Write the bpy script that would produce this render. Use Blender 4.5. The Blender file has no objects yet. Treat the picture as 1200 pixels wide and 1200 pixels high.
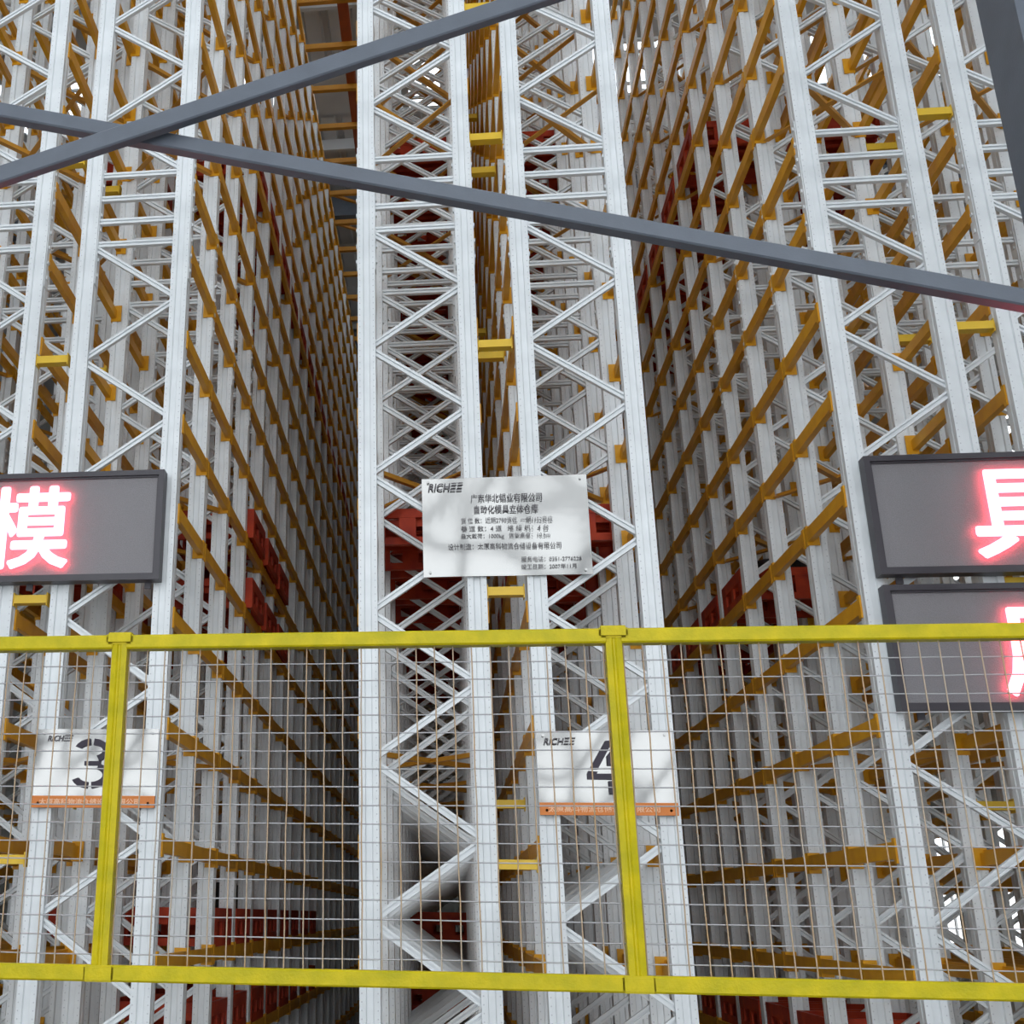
import bpy, bmesh, math, random
from mathutils import Vector, Matrix
random.seed(7)
S = bpy.context.scene
C = S.collection
EYE = 1.6                      # camera height; heights below are given from the floor

# ------------------------------------------------------------------ camera
F_PX, PX, PY = 1377.9, 352.0, 598.0
cam = bpy.data.cameras.new('camera'); co = bpy.data.objects.new('camera', cam); C.objects.link(co)
cam.sensor_fit = 'HORIZONTAL'; cam.sensor_width = 36.0
cam.lens = F_PX / 1200 * 36.0
cam.shift_x = (600 - PX) / 1200; cam.shift_y = (PY - 600) / 1200
cam.clip_start = .05; cam.clip_end = 200
right = Vector((0.99272706, 0.11960275, 0.01371713))
down = Vector((-0.02588005, 0.32329904, -0.94594289))
fwd = Vector((-0.1175721, 0.93870811, 0.32404303))
m = Matrix.Identity(4)
for i in range(3):
    m[i][0] = right[i]; m[i][1] = -down[i]; m[i][2] = -fwd[i]
m.translation = Vector((0, -5.28, EYE))
co.matrix_world = m
S.camera = co

# ------------------------------------------------------------------ light
W = bpy.data.worlds.new('overcast_sky'); S.world = W; W.use_nodes = True
bg = W.node_tree.nodes['Background']
bg.inputs[0].default_value = (.92, .965, 1.0, 1); bg.inputs[1].default_value = 1.0
S.view_settings.view_transform = 'Standard'; S.view_settings.look = 'None'
S.view_settings.gamma = 1; S.view_settings.use_curve_mapping = False
S.view_settings.exposure = 1.72
S.cycles.max_bounces = 8; S.cycles.diffuse_bounces = 5; S.cycles.transparent_max_bounces = 8
S.cycles.sample_clamp_indirect = 6

HALL_FRONT, HALL_BACK, HALL_L, HALL_R, ROOF = -13.0, 17.5, -7.6, 7.9, 12.5
pl = bpy.data.lights.new('open_front_portal', 'AREA'); pl.shape = 'RECTANGLE'  # sampling portal for sky light through the unseen front, left open
pl.size = HALL_R - HALL_L; pl.size_y = ROOF
pl.cycles.is_portal = True
po = bpy.data.objects.new('open_front_portal', pl); C.objects.link(po)
po.location = ((HALL_L + HALL_R) / 2, HALL_FRONT + .05, ROOF / 2); po.rotation_euler = (math.pi / 2, 0, 0)

# ------------------------------------------------------------------ materials
def mat(name, col, rough=.5, metal=0., var=0., scale=8., bump=0., bscale=60., spec=.5, emit=None, es=0., dark=None):
    M = bpy.data.materials.new(name); M.use_nodes = True
    nt = M.node_tree; N = nt.nodes; L = nt.links; b = N['Principled BSDF']
    b.inputs['Base Color'].default_value = (*col, 1); b.inputs['Roughness'].default_value = rough
    b.inputs['Metallic'].default_value = metal; b.inputs['Specular IOR Level'].default_value = spec
    tc = N.new('ShaderNodeTexCoord')
    if var:
        n = N.new('ShaderNodeTexNoise'); n.inputs['Scale'].default_value = scale; n.inputs['Detail'].default_value = 6
        L.new(tc.outputs['Object'], n.inputs['Vector'])
        r = N.new('ShaderNodeValToRGB'); r.color_ramp.elements[0].position = .3; r.color_ramp.elements[1].position = .7
        d = dark or tuple(c * (1 - var) for c in col)
        r.color_ramp.elements[0].color = (*d, 1); r.color_ramp.elements[1].color = (*col, 1)
        L.new(n.outputs['Fac'], r.inputs['Fac']); L.new(r.outputs['Color'], b.inputs['Base Color'])
    if bump:
        n2 = N.new('ShaderNodeTexNoise'); n2.inputs['Scale'].default_value = bscale; n2.inputs['Detail'].default_value = 3
        L.new(tc.outputs['Object'], n2.inputs['Vector'])
        bp = N.new('ShaderNodeBump'); bp.inputs['Strength'].default_value = bump; bp.inputs['Distance'].default_value = .02
        L.new(n2.outputs['Fac'], bp.inputs['Height']); L.new(bp.outputs['Normal'], b.inputs['Normal'])
    if emit:
        b.inputs['Emission Color'].default_value = (*emit, 1); b.inputs['Emission Strength'].default_value = es
    return M

def post_material():
    M = mat('white_perforated_paint', (.76, .79, .81), .38)
    nt = M.node_tree; N = nt.nodes; L = nt.links; b = N['Principled BSDF']
    tc = N.new('ShaderNodeTexCoord'); sx = N.new('ShaderNodeSeparateXYZ'); L.new(tc.outputs['Object'], sx.inputs[0])
    def math_(op, a, bb=None):
        n = N.new('ShaderNodeMath'); n.operation = op
        for i, v in enumerate((a, bb)):
            if v is None: continue
            if isinstance(v, (int, float)): n.inputs[i].default_value = v
            else: L.new(v, n.inputs[i])
        return n.outputs[0]
    ax = math_('ABSOLUTE', sx.outputs[0]); dx = math_('SUBTRACT', ax, .034)
    mz = math_('PINGPONG', sx.outputs[2], .0165)
    d = math_('ADD', math_('MULTIPLY', dx, dx), math_('MULTIPLY', mz, mz))
    hole = math_('LESS_THAN', d, .0030 ** 2)
    n = N.new('ShaderNodeTexNoise'); n.inputs['Scale'].default_value = 5; L.new(tc.outputs['Object'], n.inputs['Vector'])
    r = N.new('ShaderNodeValToRGB'); r.color_ramp.elements[0].position = .35; r.color_ramp.elements[1].position = .6
    r.color_ramp.elements[0].color = (.71, .74, .76, 1); r.color_ramp.elements[1].color = (.80, .83, .85, 1)
    L.new(n.outputs['Fac'], r.inputs['Fac'])
    mx = N.new('ShaderNodeMix'); mx.data_type = 'RGBA'
    L.new(hole, mx.inputs['Factor']); L.new(r.outputs['Color'], mx.inputs['A']); mx.inputs['B'].default_value = (.55, .57, .60, 1)
    L.new(mx.outputs['Result'], b.inputs['Base Color'])
    return M

WHITE = post_material()
BRACE = mat('white_brace_paint', (.80, .83, .85), .4, var=.08, scale=6)
BEAM = mat('ochre_beam_paint', (.80, .41, .014), .42, var=.25, scale=7, dark=(.64, .28, .012), spec=.3)
TIE = mat('orange_tie_paint', (.66, .31, .03), .45, var=.2, scale=5)
SPACER = mat('yellow_spacer_paint', (.78, .50, .02), .4, var=.1)
TRAY = mat('red_tray_paint', (.56, .060, .016), .5, spec=.2, var=.35, scale=9, dark=(.30, .026, .014))
DIE = mat('black_tool_steel', (.035, .035, .04), .45, .6, var=.3, scale=20)
FENCE = mat('yellow_fence_paint', (.62, .49, .002), .42, var=.32, scale=16, dark=(.42, .37, .002), bump=.12, bscale=120, spec=.25)
WIRE = mat('pale_wire', (.42, .42, .44), .45, .25)
WIREV = mat('tan_wire', (.44, .39, .33), .45, .2, var=.25, scale=4, dark=(.46, .29, .13))
GREY = mat('slate_grey_paint', (.125, .145, .18), .45, var=.14, scale=7, bump=.04, bscale=90)
LEDFRAME = mat('dark_sign_frame', (.045, .04, .05), .4)
LEDFACE = mat('grey_sign_face', (.27, .26, .275), .6, var=.25, scale=260, bump=.3, bscale=300)
GLOW = mat('lit_red_diodes', (.9, .2, .15), .5, emit=(1, .11, .15), es=3.6)
PLATE = mat('brushed_steel', (.285, .285, .28), .12, 1.0, bump=.05, bscale=4)
INK = mat('dark_ink', (.02, .012, .03), .5)
INKG = mat('grey_etching', (.10, .09, .10), .5)
STRIP = mat('orange_strip', (.72, .21, .03), .5, var=.1)
STRIPTXT = mat('pale_orange_print', (.85, .52, .32), .5)
CONC = mat('grey_concrete', (.26, .26, .255), .7, var=.3, scale=1.5)
ROOFM = mat('grey_roof_sheet', (.52, .53, .54), .5, var=.1, scale=2)
WALLM = mat('pale_wall_sheet', (.40, .40, .39), .6, var=.1, scale=1)
RED_RAIL = mat('red_oxide_rail', (.42, .09, .025), .5, var=.2)
def skylight_material():
    M = bpy.data.materials.new('translucent_roof_sheet'); M.use_nodes = True
    nt = M.node_tree; N = nt.nodes; L = nt.links; N.remove(N['Principled BSDF'])
    t = N.new('ShaderNodeBsdfTranslucent'); t.inputs[0].default_value = (.9, .93, .95, 1)
    g = N.new('ShaderNodeBsdfTransparent'); g.inputs[0].default_value = (.92, .95, .97, 1)
    x = N.new('ShaderNodeMixShader'); x.inputs[0].default_value = .5
    L.new(t.outputs[0], x.inputs[1]); L.new(g.outputs[0], x.inputs[2]); L.new(x.outputs[0], N['Material Output'].inputs[0])
    return M
SKYL = skylight_material()

# ------------------------------------------------------------------ mesh helpers
class MB:
    def __init__(s): s.v = []; s.f = []
    def add(s, vs, fs):
        o = len(s.v); s.v += [tuple(v) for v in vs]; s.f += [tuple(i + o for i in f) for f in fs]; return s
    def box(s, x0, x1, y0, y1, z0, z1):
        return s.add([(x0, y0, z0), (x1, y0, z0), (x1, y1, z0), (x0, y1, z0), (x0, y0, z1), (x1, y0, z1), (x1, y1, z1), (x0, y1, z1)],
                     [(0, 3, 2, 1), (4, 5, 6, 7), (0, 1, 5, 4), (1, 2, 6, 5), (2, 3, 7, 6), (3, 0, 4, 7)])
    def prism(s, prof, a, b, u, w):
        """extrude the 2-D profile (along u, w) from a to b"""
        a, b, u, w = Vector(a), Vector(b), Vector(u), Vector(w); n = len(prof)
        vs = [a + u * p + w * q for p, q in prof] + [b + u * p + w * q for p, q in prof]
        fs = [(i, (i + 1) % n, n + (i + 1) % n, n + i) for i in range(n)] + [tuple(reversed(range(n))), tuple(range(n, 2 * n))]
        return s.add(vs, fs)
    def tube(s, a, b, r, n=6):
        a, b = Vector(a), Vector(b); d = (b - a).normalized()
        u = d.orthogonal().normalized(); w = d.cross(u)
        return s.prism([(r * math.cos(2 * math.pi * k / n), r * math.sin(2 * math.pi * k / n)) for k in range(n)], a, b, u, w)
    def merge(s, o, M): return s.add([M @ Vector(v) for v in o.v], o.f)
    def mesh(s, name, m, smooth=False):
        me = bpy.data.meshes.new(name); me.from_pydata(s.v, [], s.f)
        bm = bmesh.new(); bm.from_mesh(me); bmesh.ops.recalc_face_normals(bm, faces=bm.faces); bm.to_mesh(me); bm.free()
        if smooth:
            for p in me.polygons: p.use_smooth = True
        me.materials.append(m); return me
    def obj(s, name, m, parent=None, loc=(0, 0, 0), smooth=False): return put(name, s.mesh(name, m, smooth), parent, loc)

def put(name, me, parent=None, loc=(0, 0, 0)):
    o = bpy.data.objects.new(name, me); C.objects.link(o); o.location = loc
    if parent: o.parent = parent
    return o
def tag(o, label, cat, group=None):
    o['label'] = label; o['category'] = cat
    if group: o['group'] = group
    return o
def thing(name, label, cat, loc=(0, 0, 0), group=None):
    o = bpy.data.objects.new(name, None); C.objects.link(o); o.location = loc; o.empty_display_size = .2
    return tag(o, label, cat, group)
def struct(o): o['kind'] = 'structure'; return o
def stuff(o): o['kind'] = 'stuff'; return o
ORD = ['first', 'second', 'third', 'fourth', 'fifth', 'sixth', 'seventh', 'eighth', 'ninth', 'tenth', 'eleventh', 'twelfth',
       'thirteenth', 'fourteenth', 'fifteenth', 'sixteenth', 'seventeenth', 'eighteenth', 'nineteenth', 'twentieth']

def bevel_box(mb_name, dims, m, r=.004, parent=None, loc=(0, 0, 0)):
    bm = bmesh.new(); bmesh.ops.create_cube(bm, size=1)
    for v in bm.verts: v.co = Vector((v.co.x * dims[0], v.co.y * dims[1], v.co.z * dims[2]))
    bmesh.ops.bevel(bm, geom=bm.edges[:], offset=r, segments=2, affect='EDGES')
    me = bpy.data.meshes.new(mb_name); bm.to_mesh(me); bm.free(); me.materials.append(m)
    return put(mb_name, me, parent, loc)

def text_mesh(txt, size, m, weight=0., extrude=.0006, shear=0., align='LEFT', width=None):
    cu = bpy.data.curves.new('t', 'FONT'); cu.body = txt; cu.size = size; cu.offset = weight; cu.extrude = extrude; cu.shear = shear
    cu.align_x = align; cu.resolution_u = 3
    o = bpy.data.objects.new('t', cu); C.objects.link(o)
    bpy.context.view_layer.update()
    me = bpy.data.meshes.new_from_object(o.evaluated_get(bpy.context.evaluated_depsgraph_get()))
    bpy.data.objects.remove(o); bpy.data.curves.remove(cu)
    me.materials.clear(); me.materials.append(m)
    return me
def fit(me, x0, x1, z0, z1, y, keep_h=False):
    """lay a text mesh into the upright rectangle x0..x1, z0..z1 (thing coordinates), facing -Y"""
    xs = [v.co.x for v in me.vertices]; ys = [v.co.y for v in me.vertices]
    ax, bx, ay, by = min(xs), max(xs), min(ys), max(ys)
    for v in me.vertices:
        v.co = Vector((x0 + (v.co.x - ax) / (bx - ax) * (x1 - x0), y - v.co.z, z0 + (v.co.y - ay) / (by - ay) * (z1 - z0)))
    return me

# ------------------------------------------------------------------ the hall
mb = MB().box(HALL_L - .3, HALL_R + .3, HALL_FRONT, HALL_BACK + .3, -.3, 0); struct(mb.obj('floor', CONC))
# roof: ribbed sheets between strips of translucent sheet
STRIPS = [(-9.5, -8.3), (-4.2, -3.0), (.2, 1.3), (3.3, 4.4), (7.8, 8.9)]  # only the last strip shows; the others are added to brighten the racks
roof = struct(bpy.data.objects.new('ceiling', None)); C.objects.link(roof); roof.location = (0, 0, ROOF)
def ribbed(y0, y1):
    b = MB(); n = int((HALL_R - HALL_L) / .30); w = (HALL_R - HALL_L + .4) / n; x = HALL_L - .2
    prof = []
    for k in range(n):
        X = x + k * w
        prof += [(X, 0), (X + w * .62, 0), (X + w * .70, .05), (X + w * .92, .05)]
    prof.append((x + n * w, 0))
    lo = [(p, y0, q) for p, q in prof] + [(p, y1, q) for p, q in prof]; N = len(prof)
    hi = [(p, y, q + .03) for p, y, q in lo]
    b.add(lo, [(i, i + 1, N + i + 1, N + i) for i in range(N - 1)])
    b.add(hi, [(i, i + 1, N + i + 1, N + i) for i in range(N - 1)])
    return b
edges = [HALL_FRONT] + [e for s in STRIPS for e in s] + [HALL_BACK + .2]
for k in range(0, len(edges), 2): ribbed(edges[k], edges[k + 1]).obj('roof_sheet', ROOFM, roof)
for y0, y1 in STRIPS:
    cuts = [HALL_L, -6.0, -4.4, -2.95, -1.80, -.30, 1.3, 2.9, 4.5, 6.2, HALL_R]
    for a, b in zip(cuts, cuts[1:]):
        blank = a == -1.80                          # plain sheet over the left aisle
        MB().box(a + (-.02 if blank else .03), b - (-.02 if blank else .03), y0 - .04, y1 + .04, .032, .040).obj('roof_sheet' if blank else 'translucent_panel', ROOFM if blank else SKYL, roof)
prof_z = [(-.03, 0), (.03, 0), (.03, .02), (-.01, .02), (-.01, .16), (.03, .16), (.03, .18), (-.03, .18)]
pm = MB().prism(prof_z, (HALL_L, 0, -.18), (HALL_R, 0, -.18), (0, 1, 0), (0, 0, 1)).mesh('purlin', ROOFM)
for k in range(21):
    y = HALL_FRONT + .7 + k * 1.45
    if not any(a - .1 < y < b + .1 for a, b in STRIPS): put('purlin', pm, roof, (0, y, 0))
rf = MB().box(HALL_L, HALL_R, -.11, .11, -.62, -.60).box(HALL_L, HALL_R, -.006, .006, -.60, -.20).box(HALL_L, HALL_R, -.11, .11, -.20, -.18).mesh('rafter', GREY)
for y in (-12.5, -6.6, -1.2, 10.6, 15.2): put('rafter', rf, roof, (0, y, 0))

def wall_x(name, x0, x1, holes):
    """a side wall with window openings (y0, y1, z0, z1), one column of holes"""
    w = struct(bpy.data.objects.new(name, None)); C.objects.link(w)
    ys = [HALL_FRONT] + [e for h in holes for e in h[:2]] + [HALL_BACK + .2]
    for k in range(0, len(ys), 2): MB().box(x0, x1, ys[k], ys[k + 1], 0, ROOF).obj('wall_panel', WALLM, w)
    for y0, y1, z0, z1 in holes:
        MB().box(x0, x1, y0, y1, 0, z0).obj('wall_panel', WALLM, w); MB().box(x0, x1, y0, y1, z1, 6.6).obj('wall_panel', WALLM, w)
        MB().box(x0, x1, y0, y1, 9.0, ROOF).obj('wall_panel', WALLM, w)
    return w
wins = [(-6.0, -3.6, 1.1, 3.1), (5.6, 8.0, 1.1, 3.1), (10.6, 14.2, 1.1, 3.1), (15.0, 17.0, 1.1, 3.1)]
wall_x('wall_right', HALL_R, HALL_R + .2, wins)
fill_winl = [(-10.5, -7.0, 1.1, 3.1), (-6.2, -3.0, 1.1, 3.1)]  # unseen windows, added to brighten the column's left face and the braces
wall_x('wall_left', HALL_L - .2, HALL_L, fill_winl)
struct(MB().box(HALL_L - .2, HALL_R + .2, HALL_BACK, HALL_BACK + .2, 0, ROOF).obj('wall_back', WALLM))
wf = struct(bpy.data.objects.new('reflection_frame', None)); C.objects.link(wf)   # unseen front frame, added for dark streaks in the steel plates' reflections
for k in range(7):
    x = HALL_L + k * (HALL_R - HALL_L) / 6
    MB().box(x - .16, x + .16, HALL_FRONT - .3, HALL_FRONT, 0, ROOF).obj('frame_post', GREY, wf)
for z in (4.6, 7.4, 10.4): MB().box(HALL_L, HALL_R, HALL_FRONT - .22, HALL_FRONT - .05, z, z + .3).obj('frame_rail', GREY, wf)
ALU = mat('white_window_bar', (.7, .7, .7), .4)
GLASS = mat('window_glass', (1, 1, 1), .0); GLASS.node_tree.nodes['Principled BSDF'].inputs['Transmission Weight'].default_value = 1
ALLW = [(HALL_R + .1, *w) for w in wins + [(a, b, 6.6, 9.0) for a, b, c, d in wins]] + [(HALL_L - .1, *w) for w in fill_winl + [(a, b, 6.6, 9.0) for a, b, c, d in fill_winl]]
for i, (wx, y0, y1, z0, z1) in enumerate(ALLW):
    w = struct(bpy.data.objects.new('window_%d' % (i + 1), None)); C.objects.link(w); w.location = (wx, 0, 0)
    MB().box(-.03, .03, y0, y1, z0, z0 + .05).box(-.03, .03, y0, y1, z1 - .05, z1).box(-.03, .03, y0, y0 + .05, z0, z1).box(-.03, .03, y1 - .05, y1, z0, z1).obj('window_frame', ALU, w)
    n = 3; d = (y1 - y0 - .1) / n
    for k in range(n):
        MB().box(-.004, .004, y0 + .05 + k * d, y0 + .05 + (k + 1) * d - .04, z0 + .05, z1 - .05).obj('pane', GLASS, w)
        if k: MB().box(-.025, .025, y0 + .05 + k * d - .04, y0 + .05 + k * d, z0 + .05, z1 - .05).obj('mullion', ALU, w)

# ------------------------------------------------------------------ storage racks
BAY, WID, PW, PD = .655, .59, .088, .078
NF = 21                                            # frames per rack
TOP = 8.70 + EYE
LEVELS = [EYE + z for z in (-1.19, -.70, -.216, .280, .797, 1.322, 1.842, 2.318, 2.788, 3.290, 3.738, 4.243, 4.680, 5.17, 5.66, 6.15, 6.64, 7.13, 7.62, 8.11, 8.58)]
# lattice nodes: (left height, right height) pairs of each diagonal, and the four level struts at the splice
DIAG, HORIZ = [], []
def zigzag(z_start, side, n, step):
    z = z_start
    for k in range(n):
        z2 = z + step
        a = (z, z2) if side == 'L' else (z2, z)
        DIAG.append(a); z = z2; side = 'R' if side == 'L' else 'L'
    return z, side
zz = 3.357 + EYE
zigzag(zz, 'L', 14, -.3385)
for z in (3.360, 3.500, 3.642, 3.790): HORIZ.append(z + EYE)
zt, sd = zigzag(3.80 + EYE, 'R', 13, .3345)
for k in range(2): HORIZ.append(zt + k * .14)

post_prof = [(-.044, .0), (-.017, .0), (-.013, .010), (.013, .010), (.017, .0), (.044, .0), (.044, .030), (.038, .036), (.044, .042), (.044, PD),
             (-.044, PD), (-.044, .042), (-.038, .036), (-.044, .030)]
pb = MB().prism(post_prof, (0, 0, 0.012), (0, 0, TOP), (1, 0, 0), (0, 1, 0))
pb.box(-.044, .044, .002, .12, 0, .012)
POST = pb.mesh('upright_post', WHITE)
sb = MB()                                           # bolted splice plates on the two sides of a post
for s in (-1, 1):
    x = s * .048
    sb.box(min(x, x - s * .004), max(x, x - s * .004), .012, .066, 3.12 + EYE, 3.86 + EYE)
    for k in range(8):
        z = 3.17 + EYE + k * .092
        sb.box(min(x, x + s * .006), max(x, x + s * .006), .028, .046, z, z + .018)
SPLICE = sb.mesh('splice_plate', WHITE)
bprof = [(-.016, 0), (-.005, 0), (-.005, .012), (.005, .012), (.005, 0), (.016, 0), (.016, .024), (-.016, .024)]
XL, XR = PW - .020, WID - PW + .020
def brace_mb(zl, zr):
    a, b = Vector((XL, .022, zl)), Vector((XR, .022, zr)); d = (b - a).normalized()
    u = Vector((-d.z, 0, d.x))
    B = MB().prism(bprof, a, b, u, (0, 1, 0))
    for p, s in ((a, 1), (b, -1)):                  # bolt heads at both ends
        q = p + d * s * .012
        B.tube((q.x, .016, q.z), (q.x, .022, q.z), .008, 6)
    return B
BR = [brace_mb(l + (.012 if l < r else -.012), r + (-.012 if l < r else .012)) for l, r in DIAG] + [brace_mb(z, z) for z in HORIZ]
BRM = [b.mesh('lattice_brace', BRACE) for b in BR]
def beam_mb(s):
    """one shelf beam, s = -1 on the rack's left face (x = 0), +1 on its right face (x = 0 too); runs along +Y"""
    B = MB(); L0, L1 = PD - .002, BAY + .002
    out, inn = s * .007, -s * .024
    step = -s * .008
    prof = [(out, -.033), (out, .035), (step, .035), (step, .022), (inn, .022), (inn, -.033)]
    B.prism(prof, (0, L0, 0), (0, L1, 0), (1, 0, 0), (0, 0, 1))
    for y0, y1 in ((L0, L0 + .005), (L1 - .006, L1)):
        B.box(min(out, -s * .052), max(out, -s * .052), y0, y1, -.052, .050)
    # the connector's return leg on the outer face of the post
    for y0, y1 in ((PD - .028, PD + .003), (BAY - .003, BAY + .032)):
        x0 = s * .0; x1 = s * .008
        B.box(min(x0, x1), max(x0, x1), y0, y1, -.052, .050)
    return B
BEAMS = {s: beam_mb(s) for s in (-1, 1)}
BEAMM = {s: BEAMS[s].mesh('shelf_beam', BEAM) for s in (-1, 1)}
pbm = MB()
def flat_diag(x0, y0, x1, y1):
    a, b = Vector((x0, y0, -.045)), Vector((x1, y1, -.045)); d = (b - a).normalized()
    return MB().prism([(-.015, 0), (.015, 0), (.015, .006), (-.009, .006), (-.009, .026), (-.015, .026)], a, b, (-d.y, d.x, 0), (0, 0, 1))
PLAN = [flat_diag(.05, PD, WID - .05, BAY), flat_diag(WID - .05, PD, .05, BAY)]
PLANM = [p.mesh('plan_brace', TIE) for p in PLAN]
PLAN_LEVELS = ((4, 1), (7, 1), (11, 0), (13, 1), (15, 0), (17, 1))   # level, odd or even bays

def rack(label, x0, n_single=8, first=0):
    r = thing('storage_rack', label, 'storage rack', (x0, first * BAY, 0), 'white storage racks in rows')
    nf = NF - first
    for f in range(nf):
        for px in (PW / 2, WID - PW / 2):
            p = put('upright_post', POST, r, (px, f * BAY, 0))
            if f < 4: put('splice_plate', SPLICE, p)
    rest = MB()
    for f in range(nf):
        for k, me in enumerate(BRM):
            if f < n_single: put('lattice_brace', me, r, (0, f * BAY, 0))
            else: rest.merge(BR[k], Matrix.Translation((0, f * BAY, 0)))
    stuff(rest.obj('lattice_bracing', BRACE, r))
    rest = MB(); n = 0
    for f in range(nf - 1):
        for z in LEVELS:
            for s, x in ((-1, 0), (1, WID)):
                if n < 294: put('shelf_beam', BEAMM[s], r, (x, f * BAY, z)); n += 1
                else: rest.merge(BEAMS[s], Matrix.Translation((x, f * BAY, z)))
    stuff(rest.obj('shelf_beams', BEAM, r))
    rest = MB(); n = 0
    for f in range(nf - 1):
        for l, odd in PLAN_LEVELS:
            for k in (0, 1):
                if f % 2 != odd or (l == 7 and f == 0): continue
                if f < 6: put('plan_brace', PLANM[k], r, (0, f * BAY, LEVELS[l]))
                else: rest.merge(PLAN[k], Matrix.Translation((0, f * BAY, LEVELS[l])))
    stuff(rest.obj('plan_bracing', TIE, r))
    return r
MOD = 1.232 + WID                                   # rack + rack + gap + aisle repeat
RX = {'L2': -2.64, 'L1': -1.862, 'A': -.384, 'B': .390, 'R1': 1.848, 'R2': 2.622, 'L3': -4.10, 'R3': 4.08}
RACKS = {}
RACKS['A'] = rack('white lattice rack left of the centre gap, behind the left half of the steel plaque', RX['A'])
RACKS['B'] = rack('white lattice rack right of the centre gap, carrying the steel sign numbered 4', RX['B'])
RACKS['L1'] = rack('white lattice rack left of the dark left aisle, carrying the steel sign numbered 3', RX['L1'])
RACKS['R1'] = rack('white lattice rack right of the right aisle, bearing both right-hand lit signs', RX['R1'])
RACKS['R2'] = rack('white lattice rack at the right edge, partly behind the dark grey column', RX['R2'])
RACKS['L2'] = rack('white lattice rack at the left edge of the picture, behind the red 模 sign', RX['L2'])
RACKS['L3'] = rack('white rack row farther left, glimpsed through the racks behind the 模 sign', RX['L3'], 2, 2)
RACKS['R3'] = rack('white rack row farther right, glimpsed through the racks behind the 具 sign', RX['R3'], 2, 2)

# yellow spacers joining the back-to-back racks
GAP = .184
sp = MB().prism([(-.020, 0), (.020, 0), (.020, .004), (-.016, .004), (-.016, .05), (-.020, .05)], (WID, 0, 0), (WID + GAP - .013, 0, 0), (0, 0, 1), (0, 1, 0))
for x in (WID + .001, WID + GAP - .013 - .006): sp.box(x, x + .005, -.0, .05, -.032, .032)
SPM = sp.mesh('row_spacer', SPACER)
def spacer(r, f, zrel): put('row_spacer', SPM, RACKS[r], (0, f * BAY + .006, zrel + EYE))
for z in (4.73, 3.88, 2.67, 1.409, .208): spacer('A', 0, z)
for z in (5.2, 4.13, 2.93, .515): spacer('A', 1, z)
for z in (3.863, 2.659, 1.41, .21): spacer('R1', 0, z)
for z in (4.13, 2.93, .515): spacer('R1', 1, z)
for z in (3.89, 2.685, 1.41, .21): spacer('L2', 0, z)
for z in (4.15, 2.93, .515): spacer('L2', 1, z)
for r in ('A', 'R1', 'L2'):
    for f in (4, 7):
        for z in (.3, 2.7, 4.1, 6.0): spacer(r, f, z)

# orange ties across the tops of the aisles, one at every frame, carrying the crane's guide rail
x0t, x1t = RX['L1'] + WID + .012, RX['A'] - .012
L = x1t - x0t
tm = MB().box(0, L, .01, .06, -.03, .03).box(0, .008, -.0, .07, -.07, .04).box(L - .008, L, 0, .07, -.07, .04).mesh('tie_bar', TIE)
dm = MB().prism([(-.015, 0), (.015, 0), (.015, .03), (-.015, .03)], (.02, .07, 0), (L - .02, BAY - .01, 0), (.66, -.75, 0), (0, 0, 1)).mesh('tie_diagonal', TIE)
for f in range(6, 18):
    t = thing('aisle_tie', 'orange tie across the top of the left aisle, %s from the front' % ORD[f - 6], 'tie', (x0t, f * BAY, 8.48 + EYE), 'orange ties across the left aisle')
    put('tie_bar', tm, t)
    if f in (11, 12, 15): put('tie_diagonal', dm, t)
x = (x0t + x1t) / 2; L = NF * BAY
t = thing('crane_guide_rail', 'red oxide crane guide rail high over the left aisle', 'rail', (x, 0, 8.512 + EYE))
MB().box(-.05, .05, .0, L, 0, .012).obj('flange', RED_RAIL, t); MB().box(-.006, .006, 0, L, .012, .10).obj('web', RED_RAIL, t); MB().box(-.05, .05, 0, L, .10, .112).obj('flange', RED_RAIL, t)

# ------------------------------------------------------------------ red die trays on the shelves
TX, TY, TH = .58, .52, .20
fr = MB()
for y0 in (-TY / 2, TY / 2 - .03):
    fr.box(-TX / 2, TX / 2, y0, y0 + .03, .15, TH); fr.box(-TX / 2, TX / 2, y0, y0 + .03, .0, .04)
    for k in range(4): fr.box(-TX / 2 + k * (TX - .09) / 3, -TX / 2 + k * (TX - .09) / 3 + .09, y0 + .004, y0 + .026, .04, .15)
for x0 in (-TX / 2, TX / 2 - .02):
    fr.box(x0, x0 + .02, -TY / 2 + .03, TY / 2 - .03, .13, TH); fr.box(x0, x0 + .02, -TY / 2 + .03, TY / 2 - .03, .0, .05)
    for k in range(3): fr.box(x0 + .003, x0 + .017, -TY / 2 + .03 + k * .20, -TY / 2 + .09 + k * .20, .05, .13)
FR = fr.mesh('tray_frame', TRAY)
SLAT = MB().box(-TX / 2 + .02, TX / 2 - .02, -.042, .042, 0, .012).box(-TX / 2 + .02, TX / 2 - .02, -.042, -.036, -.03, 0).box(-TX / 2 + .02, TX / 2 - .02, .036, .042, -.03, 0).mesh('deck_slat', TRAY)
RNAME = {'A': 'rack left of centre gap', 'B': 'rack right of centre gap', 'L1': 'rack left of left aisle', 'L2': 'leftmost rack',
         'R1': 'rack right of right aisle', 'R2': 'rightmost rack'}
LNAME = {13: 'topmost tray row', 7: 'upper plaque-height row', 6: 'plaque-height row', 2: 'fence-rail row', 1: 'lowest tray row'}
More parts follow.
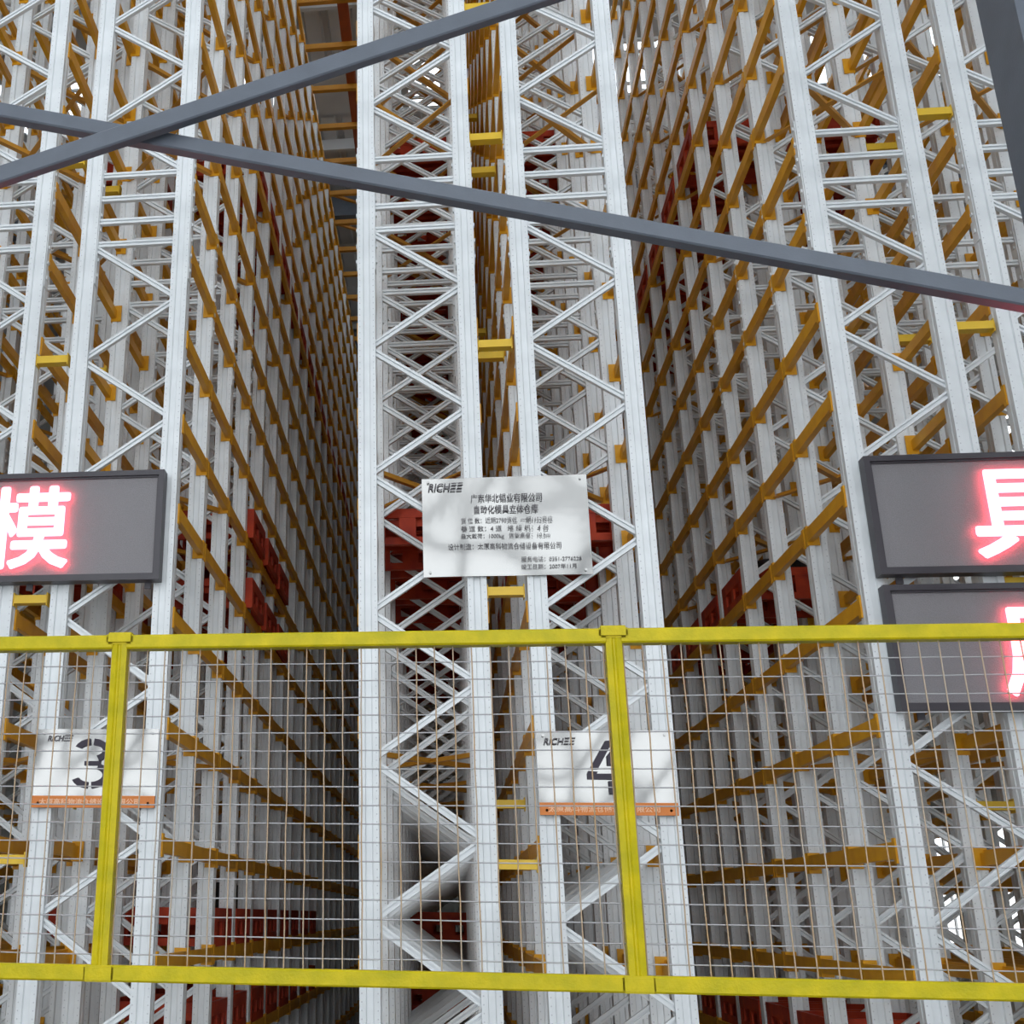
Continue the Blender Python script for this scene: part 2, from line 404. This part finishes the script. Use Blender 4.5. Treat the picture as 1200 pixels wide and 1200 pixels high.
def tray(r, lev, bay, dx=0.):
    x = RX[r] + WID / 2 + dx + random.uniform(-.008, .008); y = bay * BAY + PD + (BAY - PD) / 2 + random.uniform(-.01, .01); z = LEVELS[lev] + .0365
    t = thing('die_tray', 'red steel tray, %s bay back, %s, %s' % (ORD[bay], LNAME[lev], RNAME[r]), 'tray', (x, y, z), 'red steel die trays on the racks')
    put('tray_frame', FR, t)
    for k in range(4): put('deck_slat', SLAT, t, (0, -.18 + k * .12, .14))
    return t
TRAYS = [('A', 13, range(3, 13)), ('B', 13, range(3, 12)), ('L1', 13, range(3, 17)), ('L2', 13, range(3, 8)), ('R1', 13, range(3, 9)), ('R2', 13, range(3, 6)),
         ('A', 6, range(1, 9)), ('B', 6, range(1, 6)), ('L1', 6, range(3, 6)), ('L1', 7, range(3, 6)), ('L2', 6, range(1, 7)), ('R1', 6, range(3, 7)),
         ('A', 2, range(6, 9)), ('L1', 2, range(2, 10)), ('L2', 2, range(3, 6)), ('L1', 1, range(2, 10)), ('R1', 1, range(2, 8)), ('A', 1, range(6, 8))]
PLACED = {}
for r, lev, bays in TRAYS:
    for b in bays:
        dx = .05 if (r == 'L1' and lev in (6, 7)) else 0
        PLACED[(r, lev, b)] = tray(r, lev, b, dx)
# dark extrusion dies lying or standing on a few trays
def die_mesh(rad, h):
    B = MB(); n = 20
    prof = [(rad, 0), (rad, h * .42), (rad * .96, h * .45), (rad * .96, h * .5), (rad, h * .53), (rad, h * .93), (rad * .9, h), (rad * .35, h), (rad * .3, h * .9)]
    vs = [(p * math.cos(2 * math.pi * k / n), p * math.sin(2 * math.pi * k / n), q) for p, q in prof for k in range(n)]
    fs = [(j * n + k, j * n + (k + 1) % n, (j + 1) * n + (k + 1) % n, (j + 1) * n + k) for j in range(len(prof) - 1) for k in range(n)]
    fs += [tuple(range(n - 1, -1, -1)), tuple((len(prof) - 1) * n + k for k in range(n))]
    return B.add(vs, fs).mesh('extrusion_die', DIE)
TALL, FLAT = die_mesh(.055, .20), die_mesh(.19, .14)
def die(me, r, lev, b, ox, oy, lab):
    t = PLACED[(r, lev, b)]
    tag(put('extrusion_die', me, None, (t.location.x + ox, t.location.y + oy, t.location.z + TH * .76)), lab, 'die', 'dark dies on the trays')
die(TALL, 'L1', 2, 3, .17, -.10, 'upright black die standing on the low red tray behind the left fence mesh')
die(TALL, 'L1', 2, 3, .17, .12, 'second upright black die, just behind its twin on the low left tray')
die(TALL, 'L1', 2, 4, .15, 0, 'upright black die on the fifth low tray along the left aisle')
die(FLAT, 'R1', 6, 3, 0, 0, 'broad black die on the red tray left of the right-hand lit signs')
die(FLAT, 'R1', 6, 4, .05, 0, 'broad black die one bay behind, on a red tray in the right aisle')
die(TALL, 'R1', 6, 5, -.15, 0, 'slim black die on the right aisle tray, third from the front')

# ------------------------------------------------------------------ plates and lit signs on the rack fronts
FY = -.012
def plate(name, label, x0, x1, z0, z1):
    t = thing(name, label, 'sign', (x0, FY, z0))
    w, h = x1 - x0, z1 - z0; nx, nz = 24, 16
    B = MB(); vs = []
    for j in range(nz + 1):                         # slightly buckled sheet
        for i in range(nx + 1):
            u, v = i / nx, j / nz
            y = -.004 - .0035 * math.sin(3.1 * u + 4 * v + x0) - .0025 * math.sin(9 * u - 3 * v + 2 * x0)
            vs.append((u * w, y, v * h))
    n = len(vs); vs += [(x, y + .002, z) for x, y, z in vs]
    fs = [(j * (nx + 1) + i, j * (nx + 1) + i + 1, (j + 1) * (nx + 1) + i + 1, (j + 1) * (nx + 1) + i) for j in range(nz) for i in range(nx)]
    fs += [tuple(n + q for q in f) for f in fs]
    rim = [i for i in range(nx + 1)] + [j * (nx + 1) + nx for j in range(1, nz + 1)] + [nz * (nx + 1) + i for i in range(nx - 1, -1, -1)] + [j * (nx + 1) for j in range(nz - 1, 0, -1)]
    m2 = len(vs); vs += [vs[i] for i in rim] + [vs[n + i] for i in rim]; q = len(rim)
    fs += [(m2 + k, m2 + (k + 1) % q, m2 + q + (k + 1) % q, m2 + q + k) for k in range(q)]
    B.add(vs, fs); o = B.obj('steel_sheet', PLATE, t, smooth=True)
    for sx in (.03, w - .03):
        for sz in (.02, h - .02): MB().tube((sx, -.016, sz), (sx, -.002, sz), .006, 8).obj('screw', PLATE, t)
    return t
LY = -.0125
def line(t, txt, x0, x1, z0, z1, m=None, weight=.0, part='lettering', **k):
    ox, oz = t.location.x, t.location.z - EYE
    return put(part, fit(text_mesh(txt, .1, m or INKG, weight, **k), x0 - ox, x1 - ox, z0 - oz, z1 - oz, LY), t)
pq = plate('name_plaque', 'large brushed steel plaque with rows of dark text over the centre gap', -.081, .684, 1.474 + EYE, 1.958 + EYE)
line(pq, 'RICHΞΞ', -.052, .112, 1.893, 1.932, INKG, .002, shear=.25)
line(pq, '广东华北铝业有限公司', .145, .475, 1.832, 1.872, INKG, .001)
line(pq, '自动化模具立体仓库', .160, .455, 1.776, 1.816, INKG, .001)
line(pq, '货 位 数：近期2790货位  一期1152货位', .098, .518, 1.728, 1.756)
line(pq, '巷 道 数：4 道   堆 垛 机：4 台', .096, .498, 1.688, 1.716)
line(pq, '最大载荷：1000kg   货架高度：10.5m', .095, .502, 1.650, 1.678)
line(pq, '设计制造：太原高科物流仓储设备有限公司', .034, .550, 1.600, 1.630)
line(pq, '服务电话：0351-2776228', .367, .637, 1.538, 1.562)
line(pq, '竣工日期：2007年11月', .365, .612, 1.502, 1.526)

def glyph_bars(t, polys, ox, oz, name='numeral'):
    B = MB()
    for p in polys:
        B.prism([(x, z) for x, z in p], (ox, LY, oz), (ox, LY + .003, oz), (1, 0, 0), (0, 0, 1))
    return B.obj(name, INK, t)
def arc(cx, cz, rx, rz, a0, a1, w, n=7):
    """pieces of a bent stroke"""
    out = []
    for k in range(n):
        a, b = math.radians(a0 + (a1 - a0) * k / n), math.radians(a0 + (a1 - a0) * (k + 1) / n)
        out.append([(cx + rx * math.cos(a), cz + rz * math.sin(a)), (cx + rx * math.cos(b), cz + rz * math.sin(b)),
                    (cx + (rx - w) * math.cos(b), cz + (rz - w) * math.sin(b)), (cx + (rx - w) * math.cos(a), cz + (rz - w) * math.sin(a))])
    return out
s3 = plate('aisle_sign', 'steel sign numbered three on the left rack, half behind the left fence post', -1.860, -1.293, .433 + EYE, .784 + EYE)
w3 = .078
P = arc(0, .165, .082, .055, 160, 97, .030, 4) + arc(0, .165, .082, .055, 83, -62, .030, 8) + arc(0, .055, .088, .060, 62, -83, .030, 8) + arc(0, .055, .088, .060, -97, -160, .030, 4)
P += [[(-.012, .098), (.03, .098), (.045, .108), (.045, .122), (.03, .118), (-.012, .118)], [(-.03, .098), (-.02, .098), (-.02, .118), (-.03, .118)]]
glyph_bars(s3, P, .262, .088)
line(s3, 'RICHΞΞ', -1.809, -1.690, .728, .756, INKG, .002, shear=.25)
s4 = plate('aisle_sign', 'steel sign numbered four right of the centre gap, half behind a fence post', .392, .968, .410 + EYE, .768 + EYE)
P = [[(-.092, .062), (.028, .062), (.028, .086), (-.092, .086)], [(-.092, .086), (-.052, .086), (-.046, .094), (-.086, .098)], [(-.080, .106), (-.046, .104), (.014, .205), (.014, .226), (-.006, .226)],
     [(-.004, .12), (.030, .12), (.030, .20), (-.004, .16)], [(-.004, .0), (.030, .0), (.030, .055), (-.004, .055)], [(.034, .062), (.062, .062), (.062, .086), (.034, .086)]]
glyph_bars(s4, P, .300, .088)
line(s4, 'RICHΞΞ', .423, .560, .708, .738, INKG, .002, shear=.25)
for t, x0, x1, z in ((s3, -1.860, -1.293, .433), (s4, .392, .968, .410)):
    o = MB().box(0, x1 - x0, -.016, -.010, 0, .052).obj('orange_strip', STRIP, t); o['label'] = 'orange printed strip'
    me = fit(text_mesh('太原高科物流仓储设备有限公司', .1, STRIPTXT, .002), .035, .50, .012, .040, -.0165); put('lettering', me, t)

def led(label, x0, x1, z0, z1, ch, gx, gw, gz0, gz1):
    t = thing('led_sign', label, 'lit sign', (x0, -.022, z0 + EYE)); w, h = x1 - x0, z1 - z0
    MB().box(.01, w - .01, -.035, .012, .01, h - .01).obj('display_face', LEDFACE, t)
    F = MB(); b = .026
    for a in ((0, w, 0, b), (0, w, h - b, h), (0, b, b, h - b), (w - b, w, b, h - b)):
        F.box(a[0], a[1], -.055, .012, a[2], a[3])
    # thin inner lip
    for a in ((b, w - b, b, b + .008), (b, w - b, h - b - .008, h - b), (b, b + .008, b, h - b), (w - b - .008, w - b, b, h - b)): F.box(a[0], a[1], -.045, -.035, a[2], a[3])
    F.obj('frame', LEDFRAME, t)
    src = text_mesh(ch, .1, GLOW, 0, extrude=.0005)
    r = .009
    fit(src, gx - x0 + r, gx + gw - x0 - r, gz0 - z0 + r, gz1 - z0 - r, 0)
    B = MB()                                        # heavy strokes: the character laid over itself
    for k in range(9):
        a = k * math.pi / 4; q = 0 if k == 8 else r
        B.add([(v.co.x + q * math.cos(a), v.co.y - .058 - k * .0002, v.co.z + q * math.sin(a)) for v in src.vertices], [tuple(p.vertices) for p in src.polygons])
    bpy.data.meshes.remove(src)
    me = B.mesh('glowing_character', GLOW)
    o = put('glowing_character', me, t); o['label'] = 'red glowing Chinese character'
    B = MB()
    for x in (.08, w * .5, w - .08): B.box(x, x + .03, -.0, .012, -.03, .02)
    B.obj('bracket', LEDFRAME, t)
    return t
led('wide dark-framed display showing a glowing red 模, on the left racks', -2.640, -1.318, 1.474, 2.025, '模', -2.19, .425, 1.535, 1.955)
led('upper dark-framed display showing a glowing red 具, on the right racks', 1.902, 3.15, 1.432, 1.985, '具', 2.315, .43, 1.492, 1.902)
led('lower dark-framed display on the right racks, crossed by the yellow fence rail', 1.904, 3.15, .838, 1.384, '风', 2.33, .42, .892, 1.275)

# ------------------------------------------------------------------ slate-grey cross bracing and column
def cross(name, label, a, b, y, d, h):
    t = thing(name, label, 'beam', (a[0], y, a[1] + EYE))
    A, Bv = Vector((0, 0, 0)), Vector((b[0] - a[0], 0, b[1] - a[1])); D = (Bv - A).normalized(); U = Vector((-D.z, 0, D.x))
    r = .006; prof = [(-h / 2 + r, 0), (h / 2 - r, 0), (h / 2, r), (h / 2, d - r), (h / 2 - r, d), (-h / 2 + r, d), (-h / 2, d - r), (-h / 2, r)]
    MB().prism(prof, A, Bv, U, (0, 1, 0)).obj('tube', GREY, t)
    for p, s in ((A, 1),):
        q = p + D * s * .12
        MB().prism([(-.09, d), (.09, d), (.09, d + .01), (-.09, d + .01)], q - D * .12, q + D * .12, U, (0, 1, 0)).obj('gusset_plate', GREY, t)
    return t
cross('cross_brace', 'slate grey steel brace rising to the right, in front at the crossing', (-5.0, 1.862), (2.255, 4.172), -1.30, .048, .083)
cross('cross_brace', 'slate grey steel brace falling to the right, behind at the crossing', (-5.0, 4.171), (2.255, 2.108), -1.225, .060, .070)
def column(x0, label):
    t = thing('steel_column', label, 'column', (x0, -1.31, 0))
    MB().box(0, .26, 0, .016, 0, ROOF - .62).obj('flange', GREY, t); MB().box(0, .26, .244, .26, 0, ROOF - .62).obj('flange', GREY, t)
    MB().box(.0, .012, .016, .244, 0, ROOF - .62).box(.248, .26, .016, .244, 0, ROOF - .62).obj('web', GREY, t)
    MB().box(-.06, .32, -.06, .32, 0, .02).obj('base_plate', GREY, t)
column(2.262, 'dark slate grey steel column in the top right corner')

# ------------------------------------------------------------------ yellow mesh fence
fy = -2.45
fence = thing('mesh_fence', 'yellow steel fence with square wire mesh in front of the racks', 'fence', (0, fy, EYE))
FT = .036
PXS = [-2.019, -.807, .405, 1.617]
def rail_mesh(L):
    return MB().prism([(-.018, 0), (-.014, -.004), (.014, -.004), (.018, 0), (.018, .032), (.014, .036), (-.014, .036), (-.018, .032)], (0, 0, 0), (L, 0, 0), (0, 0, 1), (0, 1, 0)).mesh('rail', FENCE)
for k in range(3):
    L = PXS[k + 1] - PXS[k] - FT
    me = rail_mesh(L)
    put('top_rail', me, fence, (PXS[k] + FT / 2, 0, .639)); put('bottom_rail', me, fence, (PXS[k] + FT / 2, 0, -.1375))
for k, x in enumerate(PXS):
    ends = k in (0, 3)
    z0 = -EYE if ends else -.154
    MB().prism([(-.019, 0), (-.006, -.004), (-.002, .000), (.002, .000), (.006, -.004), (.019, 0), (.019, .036), (-.019, .036)], (x, 0, z0), (x, 0, .656), (1, 0, 0), (0, 1, 0)).obj('fence_post', FENCE, fence)
    bevel_box('post_cap', (.068, .050, .030), FENCE, .005, fence, (x, .016, .648))
    bevel_box('joint_sleeve', (.070, .048, .036), FENCE, .004, fence, (x, .016, -.138))
    if ends: MB().box(x - .06, x + .06, -.04, .08, -EYE, -EYE + .012).obj('foot_plate', FENCE, fence)
PITCH = .0448
def wire(a, b, wob, r=.0021):
    B = MB(); pts = [Vector(a).lerp(Vector(b), t / 10) for t in range(11)]
    rnd = random.Random(hash((round(a[0], 3), round(a[2], 3))) & 0xffff)
    for p in pts[1:-1]: p += Vector((rnd.uniform(-wob, wob) if a[2] != b[2] else 0, 0, rnd.uniform(-wob, wob) if a[2] == b[2] else 0))
    n = 6; vs = []
    for p in pts:
        for k in range(n):
            c, s = r * math.cos(k * math.pi / 3), r * math.sin(k * math.pi / 3)
            vs.append((p.x + c, p.y + s, p.z) if a[2] != b[2] else (p.x, p.y + s, p.z + c))
    fs = [(j * n + k, j * n + (k + 1) % n, (j + 1) * n + (k + 1) % n, (j + 1) * n + k) for j in range(10) for k in range(n)]
    return B.add(vs, fs)
for k in range(3):
    a, b = PXS[k] + FT / 2, PXS[k + 1] - FT / 2
    n = int((b - a) / PITCH)
    off = (b - a - n * PITCH) / 2
    for i in range(n + 1):
        x = a + off + i * PITCH
        wire((x, .018, -.122), (x, .018, .623), .0012, .0017).obj('upright_wire', WIREV, fence, smooth=True)
    z = -.097
    while z < .615:
        wire((a, .0222, z), (b, .0222, z), .0009, .0016).obj('level_wire', WIRE, fence, smooth=True); z += .0425
